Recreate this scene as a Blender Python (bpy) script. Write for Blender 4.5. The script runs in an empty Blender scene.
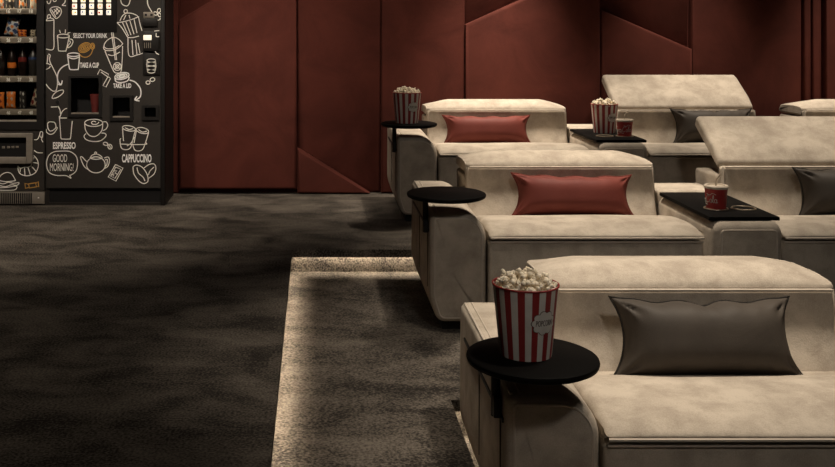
import bpy, bmesh, math, random
from mathutils import Vector, Matrix
random.seed(7)
R = math.radians
S = bpy.context.scene
COL = S.collection

# ------------------------------------------------------------------ camera
EYE = 1.27                       # eye height over the upper floor
cam_d = bpy.data.cameras.new('camera')
cam_d.sensor_width = 36.0
cam_d.lens = 36.0 * 1000.0 / 835.0
cam_d.shift_x = (417.5 - 315.0) / 835.0
cam_d.shift_y = -(233.5 - 22.0) / 835.0
cam_d.clip_start = 0.05
cam = bpy.data.objects.new('camera', cam_d); COL.objects.link(cam)
cam.location = (0, 0, EYE); cam.rotation_euler = (R(90), 0, 0)
S.camera = cam

# ------------------------------------------------------------------ world, exposure
w = bpy.data.worlds.new('world'); S.world = w; w.use_nodes = True
w.node_tree.nodes['Background'].inputs[0].default_value = (1.0, 0.86, 0.72, 1)
w.node_tree.nodes['Background'].inputs[1].default_value = 0.014
S.view_settings.view_transform = 'Standard'
S.view_settings.look = 'None'
S.view_settings.exposure = 0.0
S.view_settings.gamma = 1.0
S.view_settings.use_curve_mapping = False

WARM = (1.0, 0.875, 0.725)
def spot(name, loc, target, power, angle, blend=0.7, radius=0.07, color=WARM):
    l = bpy.data.lights.new(name, 'SPOT'); l.energy = power; l.spot_size = R(angle); l.spot_blend = blend
    l.shadow_soft_size = radius; l.color = color
    o = bpy.data.objects.new(name, l); COL.objects.link(o); o.location = loc
    o.rotation_euler = (Vector(target) - Vector(loc)).to_track_quat('-Z', 'Y').to_euler()
    return o
# ceiling downlights: over the seats, over the aisle, along the upholstered wall
for (x, y, z0, p) in ((1.35, 6.95, 0, 460), (2.72, 6.95, 0, 270), (3.95, 6.95, 0, 320), (1.38, 5.14, -.13, 355), (2.72, 5.14, -.13, 215), (1.42, 3.34, -.28, 325)):
    spot('downlight_seat', (x, y, 2.75), (x-.03, y, z0), p, 55, 1.0)
for (y, z0, p) in ((6.40, .6, 95), (4.58, .5, 85), (2.80, .4, 100)):
    spot('downlight_tray', (1.15, y, 2.75), (.62, y-.05, z0), p, 34, 1.0)
spot('downlight_aisle', (-1.75, 4.9, 2.75), (-1.75, 6.6, 0.1), 215, 80, 1.0)
spot('downlight_aisle', (-1.8, 3.4, 2.75), (-1.7, 3.6, 0), 40, 90, 1.0)
spot('step_fill_spot', (0.32, 3.7, 2.75), (0.32, 3.8, 0), 110, 46, 1.0)  # added fill spot that brightens the recessed floor, not a known fixture
spot('downlight_wall', (-0.50, 6.10, 2.75), (-0.45, 7.3, 0.8), 200, 58, 1.0, .3)
spot('downlight_wall', (0.45, 6.10, 2.75), (0.5, 7.3, 0.8), 70, 62, 1.0, .3)
spot('front_fill_spot', (0.9, 0.4, 2.75), (1.1, 5.0, 0.2), 88, 62, 1.0, .15, (1.0, .93, .86))  # added fill from the front for seat fronts and buckets, no such lamp known

# ------------------------------------------------------------------ helpers
def link(name, me, parent=None):
    o = bpy.data.objects.new(name, me); COL.objects.link(o)
    if parent is not None: o.parent = parent
    return o
def obj(name, bm, mat, parent=None, sharp=38, smooth=True):
    bmesh.ops.remove_doubles(bm, verts=bm.verts, dist=1e-6)
    bmesh.ops.recalc_face_normals(bm, faces=bm.faces)
    me = bpy.data.meshes.new(name); bm.to_mesh(me); bm.free()
    for m in (mat if isinstance(mat, (list, tuple)) else [mat]): me.materials.append(m)
    if smooth:
        me.polygons.foreach_set('use_smooth', [True] * len(me.polygons))
        me.set_sharp_from_angle(angle=R(sharp))
    return link(name, me, parent)
def tag(o, label, cat, group=None, kind=None):
    o['label'] = label; o['category'] = cat
    if group: o['group'] = group
    if kind: o['kind'] = kind
    return o
def struct(o): o['kind'] = 'structure'; return o
def empty(name, loc):
    o = bpy.data.objects.new(name, None); COL.objects.link(o); o.location = loc; o.empty_display_size = .1
    return o
def copy_tree(o, parent=None):
    c = o.copy(); COL.objects.link(c)
    if parent is not None: c.parent = parent
    for ch in list(o.children): copy_tree(ch, c)
    return c
def NB(): return bmesh.new()

def box(bm, x0, x1, y0, y1, z0, z1, bev=0.0, seg=2, mi=0):
    v = [bm.verts.new((x, y, z)) for z in (z0, z1) for y in (y0, y1) for x in (x0, x1)]
    F = [(0,2,3,1),(4,5,7,6),(0,1,5,4),(2,6,7,3),(0,4,6,2),(1,3,7,5)]
    fs = [bm.faces.new([v[i] for i in f]) for f in F]
    for f in fs: f.material_index = mi
    if bev > 0:
        es = list({e for f in fs for e in f.edges})
        bmesh.ops.bevel(bm, geom=es, offset=bev, segments=seg, profile=.5, affect='EDGES')
def round_poly(pts, n=6):
    out = []; N = len(pts)
    for i, p in enumerate(pts):
        P = Vector(p[:2]); r = p[2] if len(p) > 2 else 0
        if r <= 0: out.append(P); continue
        A = Vector(pts[i-1][:2]); B = Vector(pts[(i+1) % N][:2])
        a = (A-P); b = (B-P); la, lb = a.length, b.length; a /= la; b /= lb
        th = math.acos(max(-1, min(1, a.dot(b))))
        if th > math.pi - 1e-3: out.append(P); continue
        d = min(r / math.tan(th/2), la*.49, lb*.49)
        rr = d*math.tan(th/2)
        c = P + (a+b).normalized() * (rr/math.sin(th/2))
        p0 = P + a*d; p1 = P + b*d
        a0 = math.atan2(p0.y-c.y, p0.x-c.x); a1 = math.atan2(p1.y-c.y, p1.x-c.x)
        da = a1-a0
        while da > math.pi: da -= 2*math.pi
        while da < -math.pi: da += 2*math.pi
        for k in range(n+1):
            t = a0 + da*k/n; out.append(Vector((c.x+rr*math.cos(t), c.y+rr*math.sin(t))))
    return out
def area2(P): return sum(P[i-1].x*P[i].y - P[i].x*P[i-1].y for i in range(len(P)))
def inset(P, d):
    s = 1 if area2(P) > 0 else -1
    out = []; N = len(P)
    for i in range(N):
        e0 = (P[i]-P[i-1]); e1 = (P[(i+1) % N]-P[i])
        if e0.length < 1e-9: e0 = e1
        if e1.length < 1e-9: e1 = e0
        n0 = Vector((-e0.y, e0.x)).normalized()*s; n1 = Vector((-e1.y, e1.x)).normalized()*s
        m = n0+n1
        if m.length < 1e-6: m = n0
        m.normalize(); c = max(.45, m.dot(n0))
        out.append(P[i] + m*(d/c))
    return out
def soft_prism(bm, P, a, b, r, place, n=5, mid=1, warp=None, mi=0):
    """polygon P swept from a to b with rounded ends of radius r"""
    rings = []
    for k in range(n+1):
        t = k/n*math.pi/2; rings.append((r*(1-math.sin(t)), a + r*(1-math.cos(t))))
    for k in range(1, mid): rings.append((0, a+r + (b-a-2*r)*k/mid))
    for k in range(n, -1, -1):
        t = k/n*math.pi/2; rings.append((r*(1-math.sin(t)), b - r*(1-math.cos(t))))
    vr = []
    for d, wv in rings:
        Q = inset(P, d) if d > 1e-7 else P
        row = []
        for q in Q:
            co = Vector(place(q.x, q.y, wv))
            if warp: co = warp(co)
            row.append(bm.verts.new(co))
        vr.append(row)
    N = len(P)
    for i in range(len(vr)-1):
        for j in range(N):
            f = bm.faces.new((vr[i][j], vr[i][(j+1) % N], vr[i+1][(j+1) % N], vr[i+1][j])); f.material_index = mi
    for row, wv in ((vr[0], a), (vr[-1], b)):
        Q = inset(P, r+.004); r2 = []
        c = sum(P, Vector((0, 0)))/N
        for q in Q + [c]:
            co = Vector(place(q.x, q.y, wv)); r2.append(bm.verts.new(warp(co) if warp else co))
        for j in range(N):
            bm.faces.new((row[j], row[(j+1) % N], r2[(j+1) % N], r2[j])).material_index = mi
            bm.faces.new((r2[j], r2[(j+1) % N], r2[N])).material_index = mi
def PX(u, v, w): return (w, u, v)      # profile in YZ swept along X
def PY(u, v, w): return (u, w, v)      # profile in XZ swept along Y
def tube(bm, pts, r, n=6, closed=False, mi=0):
    pts = [Vector(p) for p in pts]; N = len(pts); rings = []
    up = None
    for i in range(N):
        if closed: t = pts[(i+1) % N]-pts[i-1]
        else: t = pts[min(i+1, N-1)]-pts[max(i-1, 0)]
        t.normalize()
        if up is None:
            up = Vector((0, 0, 1)) if abs(t.z) < .9 else Vector((0, 1, 0))
        u = up - t*up.dot(t)
        if u.length < 1e-5: u = t.orthogonal()
        u.normalize(); up = u; v = t.cross(u)
        rings.append([bm.verts.new(pts[i] + (u*math.cos(2*math.pi*k/n) + v*math.sin(2*math.pi*k/n))*r) for k in range(n)])
    M = N if closed else N-1
    for i in range(M):
        A, B = rings[i], rings[(i+1) % N]
        for k in range(n):
            f = bm.faces.new((A[k], A[(k+1) % n], B[(k+1) % n], B[k])); f.material_index = mi
    if not closed:
        bm.faces.new(rings[0]); bm.faces.new(rings[-1])
def lathe(bm, prof, n=40, cx=0, cy=0, mi=lambda k, i: 0, caps=True):
    rings = [[bm.verts.new((cx+r*math.cos(2*math.pi*k/n), cy+r*math.sin(2*math.pi*k/n), z)) for k in range(n)] for r, z in prof]
    for i in range(len(rings)-1):
        for k in range(n):
            f = bm.faces.new((rings[i][k], rings[i][(k+1) % n], rings[i+1][(k+1) % n], rings[i+1][k])); f.material_index = mi(k, i)
    if caps:
        for row in (rings[0], rings[-1]): bm.faces.new(row)
def ell(cx, cy, rx, ry, tilt=0, n=18, a0=0, a1=360):
    t = R(tilt); out = []
    for k in range(n+1):
        a = R(a0 + (a1-a0)*k/n); x = rx*math.cos(a); y = ry*math.sin(a)
        out.append((cx + x*math.cos(t) - y*math.sin(t), cy + x*math.sin(t) + y*math.cos(t)))
    return out
def smooth_line(pts, k=4):
    if len(pts) < 3: return pts
    out = []
    for i in range(len(pts)-1):
        p0 = pts[max(i-1, 0)]; p1 = pts[i]; p2 = pts[i+1]; p3 = pts[min(i+2, len(pts)-1)]
        for j in range(k):
            t = j/k
            out.append(tuple(.5*((2*p1[c]) + (p2[c]-p0[c])*t + (2*p0[c]-5*p1[c]+4*p2[c]-p3[c])*t*t + (3*p1[c]-p0[c]-3*p2[c]+p3[c])*t**3) for c in (0, 1)))
    out.append(pts[-1]); return out
def text_mesh(body, x0, x1, z0, z1, extrude=.0008, shear=0, bold=0):
    cu = bpy.data.curves.new('t', 'FONT'); cu.body = body; cu.extrude = .004; cu.shear = shear; cu.offset = bold; cu.resolution_u = 3
    o = bpy.data.objects.new('t', cu); COL.objects.link(o)
    dg = bpy.context.evaluated_depsgraph_get(); dg.update()
    me = bpy.data.meshes.new_from_object(o.evaluated_get(dg))
    bpy.data.objects.remove(o); bpy.data.curves.remove(cu)
    xs = [v.co.x for v in me.vertices]; ys = [v.co.y for v in me.vertices]
    ax, bx, ay, by = min(xs), max(xs), min(ys), max(ys)
    vs = [((v.co.x-ax)/(bx-ax)*(x1-x0)+x0, (v.co.y-ay)/(by-ay)*(z1-z0)+z0, v.co.z/.004*extrude) for v in me.vertices]
    fs = [tuple(p.vertices) for p in me.polygons]
    bpy.data.meshes.remove(me)
    return vs, fs

# ------------------------------------------------------------------ materials
def new_mat(name):
    m = bpy.data.materials.new(name); m.use_nodes = True
    return m, m.node_tree, m.node_tree.nodes['Principled BSDF']
def mat(name, col, rough=.6, metal=0, emit=None, estr=0, vary=.08, spec=.4):
    m, nt, b = new_mat(name)
    b.inputs['Roughness'].default_value = rough; b.inputs['Metallic'].default_value = metal
    b.inputs['Specular IOR Level'].default_value = spec
    tc = nt.nodes.new('ShaderNodeTexCoord'); nz = nt.nodes.new('ShaderNodeTexNoise'); nz.inputs['Scale'].default_value = 25
    nz.inputs['Detail'].default_value = 3
    rp = nt.nodes.new('ShaderNodeValToRGB')
    rp.color_ramp.elements[0].position = .3; rp.color_ramp.elements[1].position = .7
    rp.color_ramp.elements[0].color = tuple(c*(1-vary) for c in col)+(1,); rp.color_ramp.elements[1].color = tuple(min(1, c*(1+vary)) for c in col)+(1,)
    nt.links.new(tc.outputs['Object'], nz.inputs['Vector']); nt.links.new(nz.outputs['Fac'], rp.inputs['Fac'])
    nt.links.new(rp.outputs['Color'], b.inputs['Base Color'])
    if emit: b.inputs['Emission Color'].default_value = emit+(1,); b.inputs['Emission Strength'].default_value = estr
    return m
def fabric(name, dark, light, scale=5, rough=.85, sheen=.35, bump=.12, fine=350, wrinkle=.15, lo=.35, hi=.68, stretch=(1, 1, 1), grain=.25, sheen_tint=None, dist=.6):
    m, nt, b = new_mat(name); N = nt.nodes; L = nt.links
    tc = N.new('ShaderNodeTexCoord'); mp = N.new('ShaderNodeMapping'); mp.inputs['Scale'].default_value = stretch
    L.new(tc.outputs['Object'], mp.inputs['Vector'])
    n1 = N.new('ShaderNodeTexNoise'); n1.inputs['Scale'].default_value = scale; n1.inputs['Detail'].default_value = 6; n1.inputs['Roughness'].default_value = .62; n1.inputs['Distortion'].default_value = dist
    L.new(mp.outputs[0], n1.inputs['Vector'])
    n2 = N.new('ShaderNodeTexNoise'); n2.inputs['Scale'].default_value = fine; n2.inputs['Detail'].default_value = 2
    L.new(tc.outputs['Object'], n2.inputs['Vector'])
    mix = N.new('ShaderNodeMix'); mix.inputs[0].default_value = grain
    L.new(n1.outputs['Fac'], mix.inputs[2]); L.new(n2.outputs['Fac'], mix.inputs[3])
    rp = N.new('ShaderNodeValToRGB'); e = rp.color_ramp.elements
    e[0].position = lo; e[1].position = hi; e[0].color = dark+(1,); e[1].color = light+(1,)
    L.new(mix.outputs[0], rp.inputs['Fac']); L.new(rp.outputs['Color'], b.inputs['Base Color'])
    b1 = N.new('ShaderNodeBump'); b1.inputs['Strength'].default_value = bump; b1.inputs['Distance'].default_value = .002
    L.new(n2.outputs['Fac'], b1.inputs['Height'])
    b2 = N.new('ShaderNodeBump'); b2.inputs['Strength'].default_value = wrinkle; b2.inputs['Distance'].default_value = .02
    L.new(n1.outputs['Fac'], b2.inputs['Height']); L.new(b1.outputs[0], b2.inputs['Normal']); L.new(b2.outputs[0], b.inputs['Normal'])
    b.inputs['Roughness'].default_value = rough; b.inputs['Sheen Weight'].default_value = sheen; b.inputs['Sheen Roughness'].default_value = .45
    b.inputs['Sheen Tint'].default_value = (sheen_tint or light)+(1,)
    b.inputs['Specular IOR Level'].default_value = .2
    return m
M = {}
M['suede'] = fabric('beige suede', (.345, .29, .23), (.52, .45, .363), scale=8, sheen=.12, lo=.38, hi=.60, dist=.15, wrinkle=.25, bump=.3, fine=260)
M['suede_pipe'] = fabric('beige suede piping', (.46, .395, .32), (.56, .485, .40), scale=8, sheen=.1)
M['red_wall'] = fabric('oxblood velvet', (.064, .0145, .0095), (.108, .026, .0175), scale=3, sheen=.2, wrinkle=.2)
M['red_pillow'] = fabric('brick red satin', (.145, .034, .026), (.185, .045, .034), scale=6, rough=.65, sheen=.1)
M['grey_pillow'] = fabric('dark taupe satin', (.052, .043, .035), (.074, .061, .049), scale=6, rough=.65, sheen=.1)
M['grey_hem'] = fabric('black hem cloth', (.02, .017, .014), (.03, .025, .02), scale=9, rough=.6)
M['red_hem'] = fabric('dark red hem cloth', (.13, .028, .02), (.17, .036, .026), scale=9, rough=.6)
M['carpet'] = fabric('charcoal brown pile carpet', (.020, .0165, .0135), (.170, .145, .118), scale=4.2, rough=.95, sheen=.08, bump=1.0, fine=110, wrinkle=.1, lo=.41, hi=.62, stretch=(.7, 1.1, 1), grain=.5, dist=.5)
M['plaster'] = mat('dark plaster', (.03, .026, .023), .9)
M['black'] = mat('black lacquer', (.006, .0055, .005), .45, spec=.25)
M['tray'] = mat('matte black tray', (.0035, .003, .0027), .6, spec=.06)
M['seam'] = mat('dark seam', (.06, .047, .034), .9)
M['ring'] = mat('bronze ring', (.35, .28, .2), .35, .8)
M['led'] = mat('warm light strip', (1, .8, .55), .5, emit=(1.0, .84, .64), estr=60)
M['vm_body'] = mat('dark brown enamel', (.020, .0165, .014), .5)
M['vm_panel'] = mat('blackboard brown enamel', (.031, .0255, .0215), .6)
M['vm_frame'] = mat('black brown frame', (.012, .010, .009), .5)
M['vm_black'] = mat('vending interior black', (.006, .005, .005), .6)
M['chalk'] = mat('chalk line', (.95, .90, .82), .9)
M['chalk_bold'] = mat('white paint', (1.0, .97, .92), .8)
M['chalk_orange'] = mat('ochre chalk line', (.55, .30, .07), .9)
M['strip'] = mat('taupe label strip', (.22, .185, .15), .5)
M['steel'] = mat('brushed taupe steel', (.27, .235, .195), .5, .2)
M['lit'] = mat('lit button', (1, .9, .75), .5, emit=(1.0, .86, .66), estr=.75)
M['lit_dim'] = mat('lit picture amber', (.6, .3, .1), .5, emit=(.75, .30, .08), estr=.8)
M['lit_blue'] = mat('lit picture blue', (.1, .15, .3), .5, emit=(.12, .20, .38), estr=.7)
M['lit_red'] = mat('lit picture red', (.4, .05, .04), .5, emit=(.40, .05, .03), estr=.6)
M['white'] = mat('cream white paper', (.60, .555, .49), .7)
M['red_paper'] = mat('red paper', (.26, .022, .020), .6)
M['shade_cup'] = mat('shaded red paper cup', (.14, .022, .018), .6)  # darker copy of red_cup, the niche's shade put into the colour
M['red_cup'] = mat('red paper cup', (.34, .030, .026), .5)
M['lid'] = mat('cream lid plastic', (.55, .47, .37), .5)
M['straw'] = mat('straw plastic', (.45, .38, .30), .4)
M['popcorn'] = mat('popcorn', (.80, .70, .54), .8, vary=.18)
M['print'] = mat('brown print', (.10, .07, .05), .8)
M['orange'] = mat('orange wrapper', (.75, .20, .03), .4)
M['blue_bag'] = mat('white blue wrapper', (.55, .56, .58), .4)
M['navy'] = mat('navy print', (.03, .06, .16), .5)
M['brown_bottle'] = mat('dark cola bottle', (.012, .006, .005), .3)
M['red_label'] = mat('red label', (.20, .022, .018), .5)
M['dark_pack'] = mat('dark foil', (.03, .026, .024), .3)
M['silver'] = mat('silver foil', (.5, .48, .46), .3, .3)
M['cream_pack'] = mat('cream wrapper', (.45, .38, .28), .5)
gm, nt, b = new_mat('pane glass')
for n in list(nt.nodes): nt.nodes.remove(n)
out = nt.nodes.new('ShaderNodeOutputMaterial'); tr = nt.nodes.new('ShaderNodeBsdfTransparent'); gl = nt.nodes.new('ShaderNodeBsdfGlossy')
gl.inputs['Roughness'].default_value = .04; gl.inputs['Color'].default_value = (1, 1, 1, 1); tr.inputs['Color'].default_value = (.9, .9, .88, 1)
fr = nt.nodes.new('ShaderNodeFresnel'); fr.inputs['IOR'].default_value = 1.3; mx = nt.nodes.new('ShaderNodeMixShader')
nt.links.new(fr.outputs[0], mx.inputs[0]); nt.links.new(tr.outputs[0], mx.inputs[1]); nt.links.new(gl.outputs[0], mx.inputs[2]); nt.links.new(mx.outputs[0], out.inputs[0])
M['glass'] = gm

# ------------------------------------------------------------------ setting
H = .133; H3 = .150                        # riser heights
WALL_Y = 7.46
E1Y, E1X = 5.58, -.129                     # edge of the upper floor
E2Y, E2X = 3.713, .504                     # edge of the middle floor
NOSE = .0435
XL, XR, YF = -3.6, 5.6, -1.5
def tier(name, ex, ey, ztop, H):
    """L-shaped floor slab with an overhanging nosing round the lower area"""
    P = [(XL, YF), (ex, YF), (ex, ey), (XR, ey), (XR, WALL_Y+.1), (XL, WALL_Y+.1)]
    o = .04; lip = .007
    Q = [(XL, YF), (ex-o, YF), (ex-o, ey+o), (XR, ey+o), (XR, WALL_Y+.1), (XL, WALL_Y+.1)]
    bm = NB()
    def prism(P, z0, z1):
        lo = [bm.verts.new((x, y, z0)) for x, y in P]; hi = [bm.verts.new((x, y, z1)) for x, y in P]
        bm.faces.new(lo); bm.faces.new(hi)
        for i in range(len(P)): bm.faces.new((lo[i-1], lo[i], hi[i], hi[i-1]))
    prism(P, ztop-.024, ztop); prism(Q, ztop-H-.02, ztop-.0241)
    # the lip that hides the light strip
    box(bm, ex-lip, ex, YF, ey, ztop-NOSE, ztop-.0239); box(bm, ex-lip, XR, ey, ey+lip, ztop-NOSE, ztop-.0239)
    return struct(obj(name, bm, M['carpet'], smooth=False))
tier('floor', E1X, E1Y, 0, H)
tier('floor', E2X, E2Y, -H, H3)
bm = NB(); box(bm, XL, XR, YF, WALL_Y+.1, -H-H3-.1, -H-H3); struct(obj('floor', bm, M['carpet'], smooth=False))
bm = NB(); box(bm, XL, XR, WALL_Y, WALL_Y+.1, 0, 2.9); struct(obj('wall_back', bm, M['red_wall'], smooth=False))
bm = NB(); box(bm, XL-.1, XL, YF, WALL_Y+.1, -2*H, 2.9); struct(obj('wall_left', bm, M['plaster'], smooth=False))
bm = NB(); box(bm, XR, XR+.1, YF, WALL_Y+.1, -2*H, 2.9); struct(obj('wall_right', bm, M['plaster'], smooth=False))
bm = NB(); box(bm, XL, XR, YF, WALL_Y+.1, 2.9, 3.0); struct(obj('ceiling', bm, M['plaster'], smooth=False))

# light strips tucked under the nosings
def strip(label, x0, x1, y0, y1, z):
    bm = NB(); box(bm, x0, x1, y0, y1, z-.008, z)
    tag(obj('light_strip', bm, M['led'], smooth=False), label, 'light strip', 'light strips under the step edges')
zn = -.0245
strip('warm light strip under the far edge of the upper carpeted step', E1X+.02, 4.8, E1Y+.014, E1Y+.026, zn)
strip('warm light strip along the left edge of the sunken lit carpet', E1X-.026, E1X-.014, YF+.1, E1Y, zn)
strip('warm light strip under the lower step edge behind the front recliner', E2X+.02, 4.8, E2Y+.014, E2Y+.026, zn-H)
strip('warm light strip along the floor beside the front recliner', E2X-.026, E2X-.014, YF+.1, E2Y, zn-H)

# ------------------------------------------------------------------ upholstered wall panels
def panel(label, pts, depth, r=.016):
    """pts: (x, z); depth(x, z): how far the face stands off the wall"""
    P = [Vector(p) for p in pts]
    bm = NB(); rows = []
    gap = .0022
    P = inset(P, gap)
    # resample the outline so the face can follow the slope
    def at(Q, t): return [bm.verts.new((q.x, WALL_Y - max(.004, depth(q.x, q.y) - t), q.y)) for q in Q]
    rows.append([bm.verts.new((q.x, WALL_Y-.001, q.y)) for q in P])
    for k in range(6):
        a = k/5*math.pi/2
        rows.append(at(inset(P, r*(1-math.cos(a))) if k else P, r*(1-math.sin(a))))
    N = len(P)
    for i in range(len(rows)-1):
        for j in range(N): bm.faces.new((rows[i][j], rows[i][(j+1) % N], rows[i+1][(j+1) % N], rows[i+1][j]))
    bm.faces.new(rows[-1]); bm.faces.new(rows[0])
    return tag(obj('wall_panel', bm, M['red_wall'], sharp=50), label, 'wall panel', 'padded velvet wall panels')
def wx(px): return (px-315)*.00734
def wz(py): return EYE-(py-22)*.00734
T = 2.85
xs = [wx(v) for v in (178, 297, 381.5, 466, 602, 694, 805)]
flat = lambda d: (lambda x, z: d)
def wedge(x0, z0, x1, z1, d0, d1, reach):
    """d0 at the line (x0,z0)-(x1,z1), easing to d1 at distance reach above it"""
    L = Vector((x1-x0, z1-z0)); n = Vector((-L.y, L.x)).normalized()
    if n.y < 0: n = -n
    return lambda x, z: d0 + (d1-d0)*max(0, min(1, (Vector((x-x0, z-z0)).dot(n))/reach))
panel('dark red wall panel almost hidden behind the vending machines', [(-3.5, .0), (xs[0]-.003, .0), (xs[0]-.003, T), (-3.5, T)], flat(.055))
a0, a1 = wz(20), wz(-52)
panel('wide dark red velvet panel right of the coffee machine, below the slanted seam', [(xs[0], .035), (xs[1], .035), (xs[1], a1), (xs[0], a0)], flat(.10), r=.024)
panel('dark red velvet panel above the slanted seam beside the coffee machine', [(xs[0], a0), (xs[1], a1), (xs[1], T), (xs[0], T)], wedge(xs[0], a0, xs[1], a1, .002, .10, .24))
b0, b1 = wz(148), wz(201)
xb = xs[1] + (xs[2]-xs[1])*(b0-.005)/(b0-b1)
panel('narrow dark red panel with slanted lower edge over a triangle panel', [(xs[1], b0), (xb, .005), (xs[2], .005), (xs[2], T), (xs[1], T)], wedge(xs[1], b0, xs[2], b1, .002, .10, .24))
panel('small red triangle panel at the wall foot left of the back row', [(xs[1], .005), (xb, .005), (xs[1], b0)], flat(.10), r=.024)
panel('plain tall dark red panel behind the back row tray with popcorn', [(xs[2], .005), (xs[3], .005), (xs[3], T), (xs[2], T)], flat(.07))
c0, c1 = wz(24.5), wz(-37)
panel('dark red velvet panel behind the back row recliner, under a rising slanted seam', [(xs[3], .005), (xs[4], .005), (xs[4], c1), (xs[3], c0)], flat(.10), r=.024)
panel('dark red panel in shade above the rising slanted seam', [(xs[3], c0), (xs[4], c1), (xs[4], T), (xs[3], T)], wedge(xs[3], c0, xs[4], c1, .002, .10, .24))
d0, d1 = wz(9), wz(49)
panel('dark red panel behind the raised headrest, under a falling slanted seam', [(xs[4], .005), (xs[5], .005), (xs[5], d1), (xs[4], d0)], flat(.10), r=.024)
panel('dark red panel in shade above the falling slanted seam', [(xs[4], d0), (xs[5], d1), (xs[5], T), (xs[4], T)], wedge(xs[4], d0, xs[5], d1, .002, .10, .24))
panel('plain dark red panel nearest the right edge of the wall', [(xs[5], .005), (xs[6], .005), (xs[6], T), (xs[5], T)], flat(.075))
panel('narrow upright dark red strip panel at the right, next to the wide plain one', [(xs[6]+.02, .005), (wx(817), .005), (wx(817), T), (xs[6]+.02, T)], flat(.05), r=.03)
panel('narrow upright dark red strip panel at the far right of the wall', [(wx(818), .005), (wx(828), .005), (wx(828), T), (wx(818), T)], flat(.035), r=.02)
panel('dark red panel at the far right edge past the narrow strips', [(wx(830), .005), (5.55, .005), (5.55, T), (wx(830), T)], flat(.06))

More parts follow.
